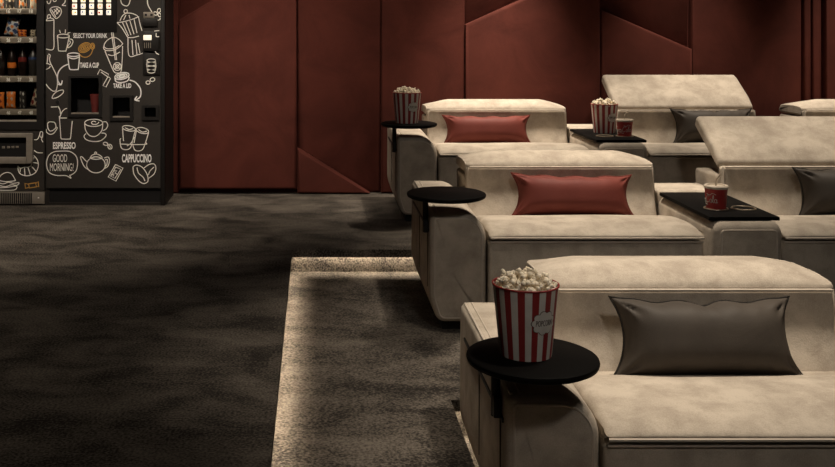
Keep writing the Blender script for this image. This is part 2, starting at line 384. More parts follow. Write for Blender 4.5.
# ------------------------------------------------------------------ recliners
W = .976                                   # seat width
AW = .257                                  # armrest width
def edge_tube(bm, P, y, r, d=.0):
    Q = inset(P, d) if d else P
    tube(bm, [(q.x, y, q.y) for q in Q], r, 6, True)
def make_recliner(arm, raised):
    root = empty('cinema_recliner', (0, 0, 0))
    g = .003
    # plinth
    bm = NB(); box(bm, (.06 - (AW if arm else 0)), W-.05, .07, .95, 0, .055); obj('plinth', bm, M['black'], root, smooth=False)
    # seat base
    bm = NB(); box(bm, .01, W-.01, .045, .70, .05, .40, .01); obj('seat_base', bm, M['suede'], root)
    # footrest panel
    P = round_poly([(-.012, .075, .03), (.06, .075, .01), (.06, .418, .01), (-.012, .418, .016)])
    bm = NB(); soft_prism(bm, P, g, W-g, .02, PX, mid=12)
    fo = obj('footrest', bm, M['suede'], root)
    bm = NB(); tube(bm, [(.010+(W-.02)*k/20, -.0145, .4155) for k in range(21)], .0050); obj('piping', bm, M['suede_pipe'], fo)
    # seat cushion
    C = smooth_line([(-.024, .438), (-.023, .445), (-.010, .454), (.025, .466), (.08, .476), (.15, .481), (.25, .477), (.36, .465), (.46, .438), (.55, .395), (.62, .33)], 5)
    P = [Vector((-.006, .4315)), Vector((-.018, .4325))] + [Vector(c) for c in C] + [Vector((.60, .30)), Vector((.05, .30)), Vector((.03, .4315))]
    def warp(co):
        u = co.x/W
        if co.z > .40:
            e = min(u, 1-u)*W
            co.z -= .010*max(0, 1-e/.12)**2*max(0, (co.z-.434)/.05)
            co.z += .0025*math.sin(u*9+co.y*7)*max(0, (co.z-.44)/.04)
        return co
    bm = NB(); soft_prism(bm, P, g, W-g, .026, PX, n=7, mid=28, warp=warp)
    cu = obj('seat_cushion', bm, M['suede'], root)
    bm = NB(); tube(bm, [(.010+(W-.02)*k/20, -.0255, .4345) for k in range(21)], .0052); obj('piping', bm, M['suede_pipe'], cu)
    # backrest: front cushion + shell behind
    P = round_poly([(.60, .40), (.645, .50, .3), (.655, .657, .016), (.70, .657, .01), (.72, .40)], 6)
    bm = NB(); soft_prism(bm, P, .0, W, .022, PX, mid=16)
    P = round_poly([(.68, .07, .02), (.68, .605, .01), (1.03, .60, .02), (1.0, .07, .04)], 6)
    soft_prism(bm, P, .006, W-.006, .014, PX, mid=4)
    ba = obj('backrest', bm, M['suede'], root)
    def pipe(pts, r, parent, closed=False, m='suede_pipe', name='piping'):
        bm = NB(); tube(bm, pts, r, 6, closed); return obj(name, bm, M[m], parent)
    pipe([(.02+(W-.04)*k/16, .6495, .6545) for k in range(17)], .0055, ba)
    for x in (.012, W-.012):
        pipe([(x, .642, .47), (x, .648, .55), (x, .654, .63), (x, .66, .656)], .004, ba)
        pipe([(x, .70, .585), (x, .9, .583), (x, .99, .575), (x, 1.012, .54), (x, 1.006, .3)], .004, ba)
    # headrest flap, hinged on the top front edge of the backrest
    L = .385
    P = round_poly([(.006, .012, .02), (.0, .062, .035), (.10, .080, .25), (L-.05, .075, .10), (L, .066, .012), (L, .0, .02)], 6)
    if raised:
        hy, hz, ph = .680, .681, R(33)
        place = lambda u, v, x: (x, hy + u*math.cos(ph) - (v-.07)*math.sin(ph), hz + u*math.sin(ph) + (v-.07)*math.cos(ph))
    else:
        place = lambda u, v, x: (x, .657+u, .604+v)
    if not raised:
        T_ = smooth_line([(.0, .056), (.012, .076), (.05, .100), (.10, .114), (.15, .118), (.21, .109), (.30, .094), (.36, .066), (L, .035), (L-.01, .004)], 4)
        P = [Vector((.004, .004))] + [Vector(t) for t in T_]
    bm = NB(); hw = (lambda co: Vector((co.x, co.y, co.z - .80*max(0, 1-min(co.x, W-co.x)/.17)**1.35*max(0, co.z-.668)))) if not raised else None
    soft_prism(bm, P, .002, W-.002, .03 if not raised else .022, place, n=7, mid=34, warp=hw)
    hd = obj('headrest', bm, M['suede'], root)
    for x in (.006, W-.006): pipe([(hw or Vector)(Vector(place(q.x, q.y, x))) for q in inset(P, .022)], .004, hd, True)
    if arm:
        A0 = -AW-.002
        P = round_poly([(A0+.035, .05, .05), (-.004, .05, .02), (-.004, .55, .108), (A0+.003, .55, .028), (A0, .16, .2)], 9)
        def aw(co):
            # the arm sinks a little towards its front
            if co.z > .3: co.z -= .012*max(0, 1-co.y/.5)
            return co
        bm = NB(); soft_prism(bm, P, .0, .90, .028, PY, n=6, mid=10, warp=aw)
        ar = obj('armrest', bm, M['suede'], root)
        pipe([aw(Vector((q.x, .0015, q.y))) for q in inset(P, .020)], .0042, ar, True)
        pipe([aw(Vector((A0+.018, y, .5485))) for y in (.03, .2, .4, .6, .8, .87)], .0042, ar)
        pipe([aw(Vector((A0+.042, y, .5505))) for y in (.03, .2, .4, .6, .8, .87)], .003, ar)
        pipe([(A0+.0005, .09, z) for z in (.19, .3, .4, .45)], .0030, ar, m='seam', name='seam')
        pipe([(A0+.0005, .45, z) for z in (.19, .3, .4, .45)], .0022, ar, m='seam', name='seam')
        bm = NB(); box(bm, A0-.003, A0+.01, .05, .76, .450, .462, .002); obj('rail', bm, M['black'], ar)
        # swivel tray
        bm = NB()
        tx, ty, tz = .592-.776, .01, .6345
        lathe(bm, [(.0, tz), (.170, tz), (.176, tz-.003), (.1775, tz-.009), (.175, tz-.017), (.166, tz-.022), (0.0, tz-.022)], 64, tx, ty, caps=False)
        tr = obj('swivel_tray', bm, M['tray'], root, sharp=30)
        bm = NB()
        px = A0-.010
        box(bm, px-.010, px+.012, .065, .115, .44, .50, .004)
        tube(bm, [(px, .09, .44), (px, .09, .60), (px, .09, tz-.02)], .0135, 12)
        obj('post', bm, M['black'], tr)
    return root
def seat(proto, X, F, z, label, first, lift=0):
    o = proto if first else copy_tree(proto)
    o.location = (X, F, z); tag(o, label, 'armchair', 'beige cinema recliners')
    for c in o.children:
        if c.name.startswith('swivel_tray'): c.location.z = lift; c.location.x = -lift*.2
    return o
F1, F2, F3 = 6.30, 4.50, 2.70
XA, XB, XC = .776, 2.094, 3.395
pA = make_recliner(True, False); pB = make_recliner(False, True); pC = make_recliner(False, False)
seat(pA, XA, F3, -H-H3, 'beige suede cinema recliner in the front row, biggest and nearest, with round black tray', True, .016)
seat(pA, XA, F2, -H, 'beige suede recliner in the middle row with empty round black tray on its arm', False)
seat(pA, XA, F1, 0, 'beige suede recliner in the back row with popcorn tray on its left arm', False)
seat(pB, XB, F2, -H, 'beige suede recliner in the middle row with raised headrest, right of the console', True)
seat(pB, XB, F1, 0, 'beige suede recliner in the back row with raised headrest, by the popcorn console', False)
seat(pC, XC, F1, 0, 'beige recliner at the right end of the back row, only its folded headrest showing', True)

# ------------------------------------------------------------------ consoles between seats
def make_console():
    root = empty('seat_console', (0, 0, 0))
    w_ = .318
    bm = NB(); box(bm, .03, w_-.03, .02, .86, 0, .055); obj('plinth', bm, M['black'], root, smooth=False)
    P = round_poly([(.002, .05, .05), (w_-.002, .05, .05), (w_-.002, .512, .05), (.002, .512, .05)], 6)
    bm = NB(); soft_prism(bm, P, -.065, .90, .045, PY, n=8, mid=6)
    P2 = round_poly([(.002, .45, .02), (w_-.002, .45, .02), (w_-.002, .538, .03), (.002, .538, .03)], 6)
    soft_prism(bm, P2, .635, .90, .025, PY, n=5)
    bo = obj('body', bm, M['suede'], root)
    bm = NB(); Q = inset(P, .020); tube(bm, [(q.x, -.064, q.y) for q in inset(P, .034)], .0045, 6, True)
    obj('piping', bm, M['suede_pipe'], bo)
    bm = NB(); box(bm, -.002, w_-.003, -.022, .63, .513, .530, .003)
    tp = obj('table_top', bm, M['tray'], root)
    for x in (.109, .238):
        bm = NB(); tube(bm, [(x+.052*math.cos(R(a)), .18+.052*math.sin(R(a)), .531) for a in range(0, 360, 9)], .0042, 8, True)
        obj('cup_ring', bm, M['ring'], tp)
    return root
con = make_console()
con.location = (1.768, F2, -H)
tag(con, 'beige console with black table top and red cup between middle row recliners', 'console table', 'consoles between the recliners')
c2 = copy_tree(con); c2.location = (1.768, F1, 0)
tag(c2, 'beige console with black table top under a popcorn bucket in the back row', 'console table', 'consoles between the recliners')

# ------------------------------------------------------------------ pillows
def pillow(label, loc, w_, h_, t_, fab, hem, tilt, seed, crease=0, roll=0, yaw=0):
    rnd = random.Random(seed)
    nx, nz = 56, 32
    ph = [rnd.uniform(0, 6.28) for _ in range(8)]
    def shape(u, v, s):
        au, av = abs(u), abs(v)
        x = w_/2*u*(1 - .125*(1-v*v)*au**3)
        z = h_/2*v*(1 - .10*(1-u*u)**.8*av**3)
        # corners drawn out into ears
        k = (au*av)**6
        x *= 1 + .03*k; z *= 1 + .06*k
        if v > 0:
            z += -.005*av**4*math.sin(u*12+ph[0])*(1-au**4)
            z -= crease*av**3*math.exp(-((u-.03)/.10)**2)
        th = t_/2*max(0, (1-au**3.2)*(1-av**3.2))**.62
        edge = 1-min(1-au, 1-av)
        wr = 0
        for i in range(4):
            cx, cz = ((-1, -1), (1, -1), (-1, 1), (1, 1))[i]
            du, dv = (u-cx)*w_/h_, v-cz
            d = math.hypot(du, dv); a = math.atan2(dv*-cz, du*-cx)
            wr += .010*math.sin(a*11+ph[i+1])*math.exp(-((d-.35)/.28)**2)
        wr += .006*math.sin(u*26+ph[5])*math.exp(-((1-v)/.25)**2)*(1-av**8)
        if crease: wr -= crease*.8*math.exp(-((u-.03-.25*(1-v))/.05)**2)*math.exp(-((1-v)/.35)**2)
        th = th*(1 + 0) + wr*min(1, th/(.2*t_))
        x *= 1 - .03*v                      # a little narrower at the top
        return Vector((x, s*th, z))
    bm = NB()
    fr = [[None]*(nz+1) for _ in range(nx+1)]; bk = [[None]*(nz+1) for _ in range(nx+1)]
    for i in range(nx+1):
        for j in range(nz+1):
            u = -1+2*i/nx; v = -1+2*j/nz
            u = math.sin(u*math.pi/2)*.35+u*.65; v = math.sin(v*math.pi/2)*.35+v*.65
            fr[i][j] = bm.verts.new(shape(u, v, -1))
            bk[i][j] = fr[i][j] if (i in (0, nx) or j in (0, nz)) else bm.verts.new(shape(u, v, 1))
    for i in range(nx):
        for j in range(nz):
            for G in (fr, bk): bm.faces.new((G[i][j], G[i+1][j], G[i+1][j+1], G[i][j+1]))
    loop = [fr[i][0].co.copy() for i in range(nx)] + [fr[nx][j].co.copy() for j in range(nz)] + [fr[i][nz].co.copy() for i in range(nx, 0, -1)] + [fr[0][j].co.copy() for j in range(nz, 0, -1)]
    o = obj('throw_pillow', bm, M[fab], sharp=80)
    bm = NB(); tube(bm, loop[::2], .0042, 6, True); obj('hem', bm, M[hem], o)
    o.location = loc; o.rotation_euler = (R(-tilt), R(roll), R(yaw))
    return tag(o, label, 'pillow', 'throw pillows on the recliners')
pillow('dark taupe satin pillow with black hem on the nearest front row recliner', (1.245, F3+.50, -H-H3+.541), .585, .245, .23, 'grey_pillow', 'grey_hem', 19, 3, crease=.008)
pillow('brick red satin pillow on the middle row recliner', (1.290, F2+.51, -H+.526), .61, .220, .23, 'red_pillow', 'red_hem', 17, 5, roll=1)
pillow('brick red satin pillow on the back row recliner beside the popcorn tray', (1.170, F1+.51, .525), .605, .215, .23, 'red_pillow', 'red_hem', 17, 9)
pillow('dark taupe pillow at the right edge of the middle row, under a raised headrest', (2.690, F2+.50, -H+.545), .57, .25, .23, 'grey_pillow', 'grey_hem', 18, 11, crease=.006)
pillow('dark taupe pillow on the back row recliner with raised headrest', (2.710, F1+.51, .552), .56, .25, .23, 'grey_pillow', 'grey_hem', 18, 21, crease=.007)

# ------------------------------------------------------------------ popcorn buckets
def make_bucket():
    root = empty('popcorn_bucket', (0, 0, 0))
    n = 112; Hh = .19; r0, r1 = .0695, .0885
    bm = NB()
    prof = [(.0, .004), (r0-.002, .004), (r0-.001, 0)] + [(r0+(r1-r0)*k/8, Hh*k/8) for k in range(9)] + [(r1-.0015, Hh)] + [(r1-.002-(r1-r0)*.3*k/3, Hh-Hh*.3*k/3) for k in range(1, 4)]
    lathe(bm, prof, n, caps=False, mi=lambda k, i: 1 if (k//4) % 2 else 0)
    bk = obj('paper_tub', bm, [M['white'], M['red_paper']], root, sharp=60)
    bm = NB(); tube(bm, [(r1*math.cos(R(a)), r1*math.sin(R(a)), Hh) for a in range(0, 360, 6)], .0026, 6, True); obj('rim', bm, M['red_paper'], root)
    # cloud badge wrapped on the tub, turned to the viewer's right
    ca, cz = R(-90+26), .104
    def wrap(x, z, out):
        r = r0+(r1-r0)*z/Hh + out; a = ca + x/r
        return (r*math.cos(a), r*math.sin(a), z)
    N = 54; pts = []
    for k in range(N):
        a = 2*math.pi*k/N; s = 1 + .17*abs(math.sin(a*4.5)) - .10
        pts.append((.037*s*math.cos(a), .031*s*math.sin(a)))
    def badge(mat_, scale, off, name, parent):
        bm = NB(); rings = []
        for q in (1.0, .75, .5, .25):
            rings.append([bm.verts.new(wrap(x*scale*q, cz+z*scale*q, off)) for x, z in pts])
        c = bm.verts.new(wrap(0, cz, off))
        base = [bm.verts.new(wrap(x*scale, cz+z*scale, 0)) for x, z in pts]
        for k in range(N):
            for i in range(3): bm.faces.new((rings[i][k], rings[i][(k+1) % N], rings[i+1][(k+1) % N], rings[i+1][k]))
            bm.faces.new((rings[3][k], rings[3][(k+1) % N], c)); bm.faces.new((base[k], base[(k+1) % N], rings[0][(k+1) % N], rings[0][k]))
        return obj(name, bm, mat_, parent, sharp=60)
    bd = badge(M['print'], 1.0, .0008, 'badge', root)
    badge(M['white'], .95, .0013, 'badge_face', bd)
    vs, fs = text_mesh('POPCORN', -.026, .026, -.008, .008, .0004)
    bm = NB(); V = [bm.verts.new(wrap(x, cz+y, .0016+z)) for x, y, z in vs]
    for f in fs:
        try: bm.faces.new([V[i] for i in f])
        except ValueError: pass
    obj('lettering', bm, M['print'], bd, smooth=False)
    return root
def popcorn(loc, label, seed):
    rnd = random.Random(seed); bm = NB()
    def kernel(c):
        rot = Matrix.Rotation(rnd.uniform(0, 6.28), 3, Vector((rnd.uniform(-1, 1), rnd.uniform(-1, 1), rnd.uniform(-1, 1))).normalized())
        for k in range(rnd.randint(4, 6)):
            d = Vector((rnd.gauss(0, 1), rnd.gauss(0, 1), rnd.gauss(0, 1))).normalized()*rnd.uniform(.005, .009)
            s = rnd.uniform(.0045, .0078)
            ret = bmesh.ops.create_icosphere(bm, subdivisions=1, radius=s, matrix=Matrix.Translation(c + rot @ d))
            for v in ret['verts']: v.co += Vector((rnd.gauss(0, 1), rnd.gauss(0, 1), rnd.gauss(0, 1)))*s*.13
    Hh = .19
    for ring, nn, dz in ((.074, 19, -.003), (.056, 14, .007), (.036, 10, .012), (.016, 5, .016), (.066, 13, .010), (.045, 8, .020), (.02, 4, .026)):
        for k in range(nn):
            a = 2*math.pi*(k+rnd.random()*.7)/nn; r = ring + rnd.uniform(-.006, .004)
            kernel(Vector((r*math.cos(a), r*math.sin(a), Hh+dz+rnd.uniform(-.004, .006))))
    bmesh.ops.create_circle(bm, cap_ends=True, radius=.080, segments=40, matrix=Matrix.Translation((0, 0, Hh-.014)))
    o = obj('popcorn', bm, M['popcorn'], sharp=70); o.location = loc
    return tag(o, label, 'popcorn', 'popcorn heaps', kind='stuff')
DT = .635
buckets = [((.573, F3+.022, -H-H3+DT+.016), 'red and white striped popcorn bucket, biggest and nearest, on the front round tray', 'heap of popcorn in the nearest striped bucket on the front tray'),
           ((.580, F1+.01, DT), 'red and white striped popcorn bucket on the round tray of the back row', 'heap of popcorn in the bucket on the back row round tray'),
           ((1.938, F1+.40, .5305), 'red and white striped popcorn bucket on the back row console beside a cup', 'heap of popcorn in the bucket on the back row console')]
bp = make_bucket()
for i, (loc, la, lb) in enumerate(buckets):
    o = bp if i == 0 else copy_tree(bp)
    o.location = loc; tag(o, la, 'popcorn bucket', 'striped popcorn buckets')
    popcorn(loc, lb, 31+i)

# ------------------------------------------------------------------ soda cups
def make_cup():
    root = empty('paper_cup', (0, 0, 0))
    Hh, r0, r1 = .102, .043, .0515
    bm = NB(); lathe(bm, [(0, .003), (r0-.003, .003), (r0-.002, 0), (r0, 0)] + [(r0+(r1-r0)*k/6, Hh*k/6) for k in range(1, 7)] + [(r1-.002, Hh), (r1-.006, Hh-.03), (0, Hh-.03)], 48, caps=False)
    bd = obj('cup_body', bm, M['red_cup'], root, sharp=50)
    bm = NB(); lathe(bm, [(r1-.003, Hh-.004), (r1+.003, Hh-.006), (r1+.0035, Hh+.004), (r1-.001, Hh+.009), (r1-.010, Hh+.009), (r1-.012, Hh+.003), (.0, Hh+.003)], 48, caps=False)
    obj('lid', bm, M['lid'], root, sharp=40)
    bm = NB(); tube(bm, [(-.004, 0, .02), (.0, 0, Hh+.028), (.004, 0, Hh+.038), (.028, .004, Hh+.066)], .0035, 8); obj('straw', bm, M['straw'], root)
    # flowing white script round the cup
    def wrap(x, z):
        r = r0+(r1-r0)*z/Hh + .0006; a = R(-90)+x/r
        return (r*math.cos(a), r*math.sin(a), z)
    h = .030
    def C(x0, s=1.0): return [(x0+.020*s, h*.95*s), (x0+.014*s, h*1.15*s), (x0+.004*s, h*.8*s), (x0, h*.3*s), (x0+.006*s, 0), (x0+.018*s, h*.18*s)]
    def o_(x0): return ell(x0+.006, h*.28, .0055, h*.28, 0, 12)
    def c_(x0): return [(x0+.011, h*.48), (x0+.006, h*.56), (x0+.001, h*.28), (x0+.005, 0), (x0+.012, h*.1)]
    def a_(x0): return ell(x0+.005, h*.28, .005, h*.28, 0, 10) + [(x0+.0105, h*.5), (x0+.010, h*.1), (x0+.014, h*.02)]
    def l_(x0): return [(x0, h*.15), (x0+.006, h*.9), (x0+.005, h*1.15), (x0+.002, h*.8), (x0+.002, h*.1), (x0+.007, 0)]
    lines = []
    x = -.085
    for fn, adv in ((C, .022), (o_, .013), (c_, .013), (a_, .018), (C, .022), (o_, .014), (l_, .009), (a_, .016)):
        lines.append((x, fn(x))); x += adv
    lines.append((0, [(-.083, .0), (-.06, -.012), (-.03, -.006), (-.01, -.010)]))
    lines.append((0, [(-.012, h*1.35), (.005, h*1.2), (.018, h*1.45), (.034, h*1.25)]))
    bm = NB()
    for _, ln in lines: tube(bm, [wrap(px, .032+pz + .12*(px)*.3) for px, pz in smooth_line(ln)], .0013, 5)
    obj('script_lettering', bm, M['white'], bd)
    return root
cp = make_cup(); cp.location = (1.877, F2+.18, -H+.5305); cp.rotation_euler.z = R(-62)
cp2 = copy_tree(cp); cp2.location = (1.768+.238, F1+.18, .5305); cp2.rotation_euler.z = R(-10)
tag(cp, 'red paper cup with white script and pale lid on the middle row console', 'cup', 'red soda cups')
tag(cp2, 'red paper cup with bent straw beside a popcorn bucket on the back row console', 'cup', 'red soda cups')

# ------------------------------------------------------------------ vending machines
K = .006917; VY = 6.917; VB = 7.33
def vx(px): return (px-315)*K
def vz(py): return EYE-(py-22)*K
def plate(bm, x0, x1, z0, z1, holes, yf, yb):
    xs_ = sorted({x0, x1} | {h[0] for h in holes} | {h[1] for h in holes}); zs_ = sorted({z0, z1} | {h[2] for h in holes} | {h[3] for h in holes})
    vc = {}
    def v(x, y, z):
        k = (round(x, 5), round(y, 5), round(z, 5))
        if k not in vc: vc[k] = bm.verts.new((x, y, z))
        return vc[k]
    solid = {}
    for i in range(len(xs_)-1):
        for j in range(len(zs_)-1):
            cx, cz = (xs_[i]+xs_[i+1])/2, (zs_[j]+zs_[j+1])/2
            solid[i, j] = not any(h[0] < cx < h[1] and h[2] < cz < h[3] for h in holes)
    for (i, j), s in solid.items():
        if not s: continue
        a, b_, c, d = xs_[i], xs_[i+1], zs_[j], zs_[j+1]
        for y in (yf, yb): bm.faces.new((v(a, y, c), v(b_, y, c), v(b_, y, d), v(a, y, d)))
        if not solid.get((i-1, j)): bm.faces.new((v(a, yf, c), v(a, yb, c), v(a, yb, d), v(a, yf, d)))
        if not solid.get((i+1, j)): bm.faces.new((v(b_, yf, c), v(b_, yb, c), v(b_, yb, d), v(b_, yf, d)))
        if not solid.get((i, j-1)): bm.faces.new((v(a, yf, c), v(a, yb, c), v(b_, yb, c), v(b_, yf, c)))
        if not solid.get((i, j+1)): bm.faces.new((v(a, yf, d), v(a, yb, d), v(b_, yb, d), v(b_, yf, d)))
def shell(bm, x0, x1, z0, z1, y0, y1, t=.02):
    box(bm, x0, x0+t, y0, y1, z0, z1); box(bm, x1-t, x1, y0, y1, z0, z1)
    box(bm, x0+t, x1-t, y0, y1, z0, z0+t); box(bm, x0+t, x1-t, y0, y1, z1-t, z1); box(bm, x0+t, x1-t, y1-t, y1, z0+t, z1-t)
def niche(bm, x0, x1, z0, z1, y0, depth, t=.006):
    box(bm, x0-t, x0, y0, y0+depth, z0-t, z1+t); box(bm, x1, x1+t, y0, y0+depth, z0-t, z1+t)
    box(bm, x0, x1, y0, y0+depth, z0-t, z0); box(bm, x0, x1, y0, y0+depth, z1, z1+t); box(bm, x0, x1, y0+depth-t, y0+depth, z0, z1)
def stroke(bm, pts, wpx, y, close=False, sm=True):
    P = smooth_line(pts) if sm else pts
    P = [(vx(a), vz(b_)) for a, b_ in P]
    hw = wpx*K/2; N = len(P); rows = []
    for i in range(N):
        a = Vector(P[max(i-1, 0)]); c = Vector(P[min(i+1, N-1)]); t = (c-a)
        if t.length < 1e-9: t = Vector((1, 0))
        t.normalize(); n = Vector((-t.y, t.x))*hw
        p = Vector(P[i])
        rows.append([bm.verts.new((q.x, yy, q.y)) for q, yy in ((p-n, y), (p+n, y), (p+n, y+.0012), (p-n, y+.0012))])
    for i in range(N-1):
        for k in range(4): bm.faces.new((rows[i][k], rows[i][(k+1) % 4], rows[i+1][(k+1) % 4], rows[i+1][k]))
    bm.faces.new(rows[0]); bm.faces.new(rows[-1])
def drawing(name, lines, parent, y, mat_='chalk', wpx=.85, raw=False):
    bm = NB()
    for ln in lines: stroke(bm, ln, wpx, y, sm=not raw)
    return obj(name, bm, M[mat_], parent, smooth=False)
def writing(body, x0, x1, y0, y1, parent, y, mat_='chalk_bold', name='lettering', bold=.0):
    vs, fs = text_mesh(body, vx(x0), vx(x1), vz(y1), vz(y0), .0006, bold=bold)
    bm = NB(); V = [bm.verts.new((a, y-c, b_)) for a, b_, c in vs]
    for f in fs:
        try: bm.faces.new([V[i] for i in f])
        except ValueError: pass
    return obj(name, bm, M[mat_], parent, smooth=False)

VTOP = 1.86
# --- coffee machine
cm = empty('coffee_vending_machine', (0, 0, 0))
cx0, cx1 = vx(45.6), vx(165)
bm = NB(); shell(bm, cx0, cx1, 0.0, VTOP, VY+.012, VB, .02); obj('cabinet', bm, M['vm_body'], cm, smooth=False)
bm = NB(); box(bm, cx0+.02, cx1-.03, VY+.02, VY+.06, .0, vz(188.5)); obj('kick_plate', bm, M['vm_black'], cm, smooth=False)
bm = NB(); box(bm, vx(160.5), cx1, VY-.004, VY+.03, .0, VTOP, .006); box(bm, cx0, vx(160.5), VY+.004, VY+.03, VTOP-.05, VTOP); obj('door_frame', bm, M['vm_frame'], cm)
holes = {'cup': (vx(71.5), vx(99), vz(114), vz(78)), 'lid': (vx(113), vx(130), vz(117.5), vz(97.5)), 'coin': (vx(145), vx(156), vz(117), vz(107.5))}
bm = NB(); plate(bm, cx0+.004, vx(160.5), vz(188), VTOP-.05, list(holes.values()), VY, VY+.03); fp = obj('front_panel', bm, M['vm_panel'], cm, smooth=False)
for k, (a, b_, c, d) in holes.items():
    bm = NB(); niche(bm, a, b_, c, d, VY+.012, .16 if k == 'cup' else .09)
    nm = {'cup': 'cup_niche', 'lid': 'lid_niche', 'coin': 'coin_return'}[k]
    nn = obj(nm, bm, M['vm_black'], cm, smooth=False)
    f = .021
    bm = NB(); plate(bm, a-f, b_+f, c-f, d+f*.8, [(a, b_, c, d)], VY-.012, VY+.002); obj('bezel', bm, M['vm_frame'], nn, smooth=False)
    if k != 'coin':
        bm = NB(); box(bm, a, b_, VY-.010, VY+.01, c-.004, c+.010, .002); obj('ledge', bm, M['strip'], nn)
# red cup waiting in the niche
bm = NB(); lathe(bm, [(0, 0), (.022, 0), (.036, .13), (.034, .13), (.021, .01), (0, .01)], 32, caps=False)
o = obj('paper_cup', bm, M['shade_cup'], sharp=50); o.location = (vx(92.5), VY+.085, vz(114)+.0005)
tag(o, 'red paper cup waiting in the cup niche of the coffee machine', 'cup')
# selection screen with lit picture buttons
bm = NB(); box(bm, vx(68), vx(117), VY-.006, VY+.004, vz(32.3), vz(-45), .004); sc = obj('selection_screen', bm, M['vm_black'], cm)
rnd = random.Random(4)
for r_ in range(-5, 3):
    for c_ in range(5):
        px = 74.9+8.5*c_; py = -.2+6.35*r_
        bm = NB()
        box(bm, vx(px-2.3), vx(px+2.3), VY-.0075, VY-.004, vz(py+2.5), vz(py-2.5), .001)
        bt = obj('drink_button', bm, M['lit'], sc)
        col = rnd.choice(['lit_dim', 'lit_blue', 'lit_red', 'lit_dim', 'lit_red'])
        bm = NB(); kx = rnd.uniform(-.9, .7); ky = rnd.uniform(-.6, .6)
        box(bm, vx(px+kx-.9), vx(px+kx+.9), VY-.0082, VY-.0074, vz(py+ky+.8), vz(py+ky-.8)); box(bm, vx(px-2.7), vx(px-2.3), VY-.007, VY-.005, vz(py+1.5), vz(py-1.5))
        obj('picture', bm, M[col], bt, smooth=False)
# payment block
bm = NB(); box(bm, vx(143.5), vx(154.5), VY-.010, VY+.002, vz(18), vz(12), .004); cs = obj('coin_slot', bm, M['steel'], cm)
bm = NB(); box(bm, vx(145), vx(147.2), VY-.0115, VY-.009, vz(16), vz(13.8)); box(bm, vx(150.5), vx(153), VY-.0115, VY-.009, vz(16), vz(13.8)); obj('slot', bm, M['vm_black'], cs, smooth=False)
bm = NB(); box(bm, vx(142.5), vx(157.5), VY-.016, VY+.002, vz(26.5), vz(18.3), .004); box(bm, vx(143.5), vx(159.5), VY-.030, VY+.002, vz(51), vz(31.5), .006); nr = obj('note_reader', bm, M['vm_frame'], cm)
bm = NB(); box(bm, vx(144.2), vx(152.2), VY-.0335, VY-.028, vz(40), vz(35), .002); obj('lit_slot', bm, M['lit'], nr)
bm = NB()
for k in range(4): box(bm, vx(145+k*2), vx(145.6+k*2), VY-.0315, VY-.028, vz(48), vz(42.5))
obj('grille', bm, M['steel'], nr, smooth=False)
bm = NB(); box(bm, vx(143), vx(160), VY-.009, VY+.002, vz(75), vz(51.5), .004); obj('payment_plate', bm, M['vm_frame'], cm)
bm = NB(); lathe(bm, [(0, .0), (.012, .0), (.013, .006), (.013, .01), (0, .01)], 20)
lk = obj('lock', bm, M['vm_black'], cm); lk.rotation_euler = (R(90), 0, 0); lk.location = (vx(57.8), VY, vz(102))
dy = VY-.0016
D = lambda name, lines, **k: drawing(name, lines, fp, k.pop('y', dy), **k)
D('flower_drawing', [[(47, 1), (48, 3.5), (50, 3), (51, 0)], [(53, 0), (54, 1.5), (56, 1), (56.3, -1)], [(65.5, 0), (64.5, 3), (62.2, 5.3), (66, 5.6)]])
D('strainer_drawing', [[(50, 9.5), (52, 7.5), (56, 6.7), (60, 8), (61.5, 11.5), (60, 15.5), (56.5, 18.5), (53.5, 16), (50.5, 11), (50, 9.5)], [(51.5, 9.5), (56, 17)], [(54, 9), (58, 14)], [(56, 8), (60, 12)], [(58, 8.5), (54, 12.5)], [(60, 10), (56, 14.5)]])
D('syrup_bottle_drawing', [[(47.5, 18), (47.8, 15.5), (49.3, 14.5), (50.5, 16), (50.2, 18)], [(46, 20.5), (48, 18.5), (51, 18), (54, 20), (46, 20.8)], [(54, 20), (53.9, 35), (53.4, 49), (46, 49)]])
D('mug_drawing', [ell(63.4, 36, 6, 1.9), [(57.4, 36), (58, 43), (58.5, 50), (60, 51), (65, 51), (66.2, 50), (69.3, 36.5)], [(69.5, 39), (72, 39.5), (73, 42), (71, 46), (67.8, 47.8), (68.5, 45), (70.5, 42.5), (69.3, 40.5)], [(59.5, 30), (60.5, 33)], [(65.5, 29.5), (65.3, 33)], [(67.5, 33.5), (70.5, 32)]])
D('cup_drawing', [ell(73.6, 54.7, 6, 1.8), [(67.7, 57), (73.5, 58.8), (79.5, 57)], [(67.6, 55), (68.5, 62), (69.4, 68), (71, 69.5), (77, 69.5), (78.5, 68), (79.6, 55)]], mat_='chalk_bold', wpx=1.1)
D('arrow_drawing', [[(69, 64), (64, 66), (60, 69.5), (57.8, 74), (57.5, 79), (58.5, 82), (60.5, 84.5)], [(57.5, 83.7), (61, 84.8), (62.3, 80.5)]], mat_='chalk_bold', wpx=1.2)
D('whisk_drawing', [[(48.5, 54), (50.3, 55.5), (49.5, 59), (50.5, 63), (54, 70), (57, 77), (57.4, 85), (56, 91)], [(48, 55), (47.5, 60), (47, 64)], [(46, 63.5), (48.5, 63.8), (50.5, 65)], [(46, 69.5), (49, 68), (50.5, 66)], [(46, 84), (49, 88), (53, 91), (56, 91)], [(52, 97.5), (54, 94), (58, 91), (63, 90), (63, 93), (58, 97), (53, 98.5), (52, 97.5)]])
D('milkshake_drawing', [[(51, 107), (57.5, 106.8)], [(58, 106), (60, 110), (60.5, 114)], [(59.5, 118), (62, 112), (65, 109), (67, 108.5)], [(60, 118), (67, 118)], [(59.3, 116), (60.4, 130), (61, 138), (63, 139), (69, 139), (70.5, 138), (71.6, 128), (72.3, 121)]])
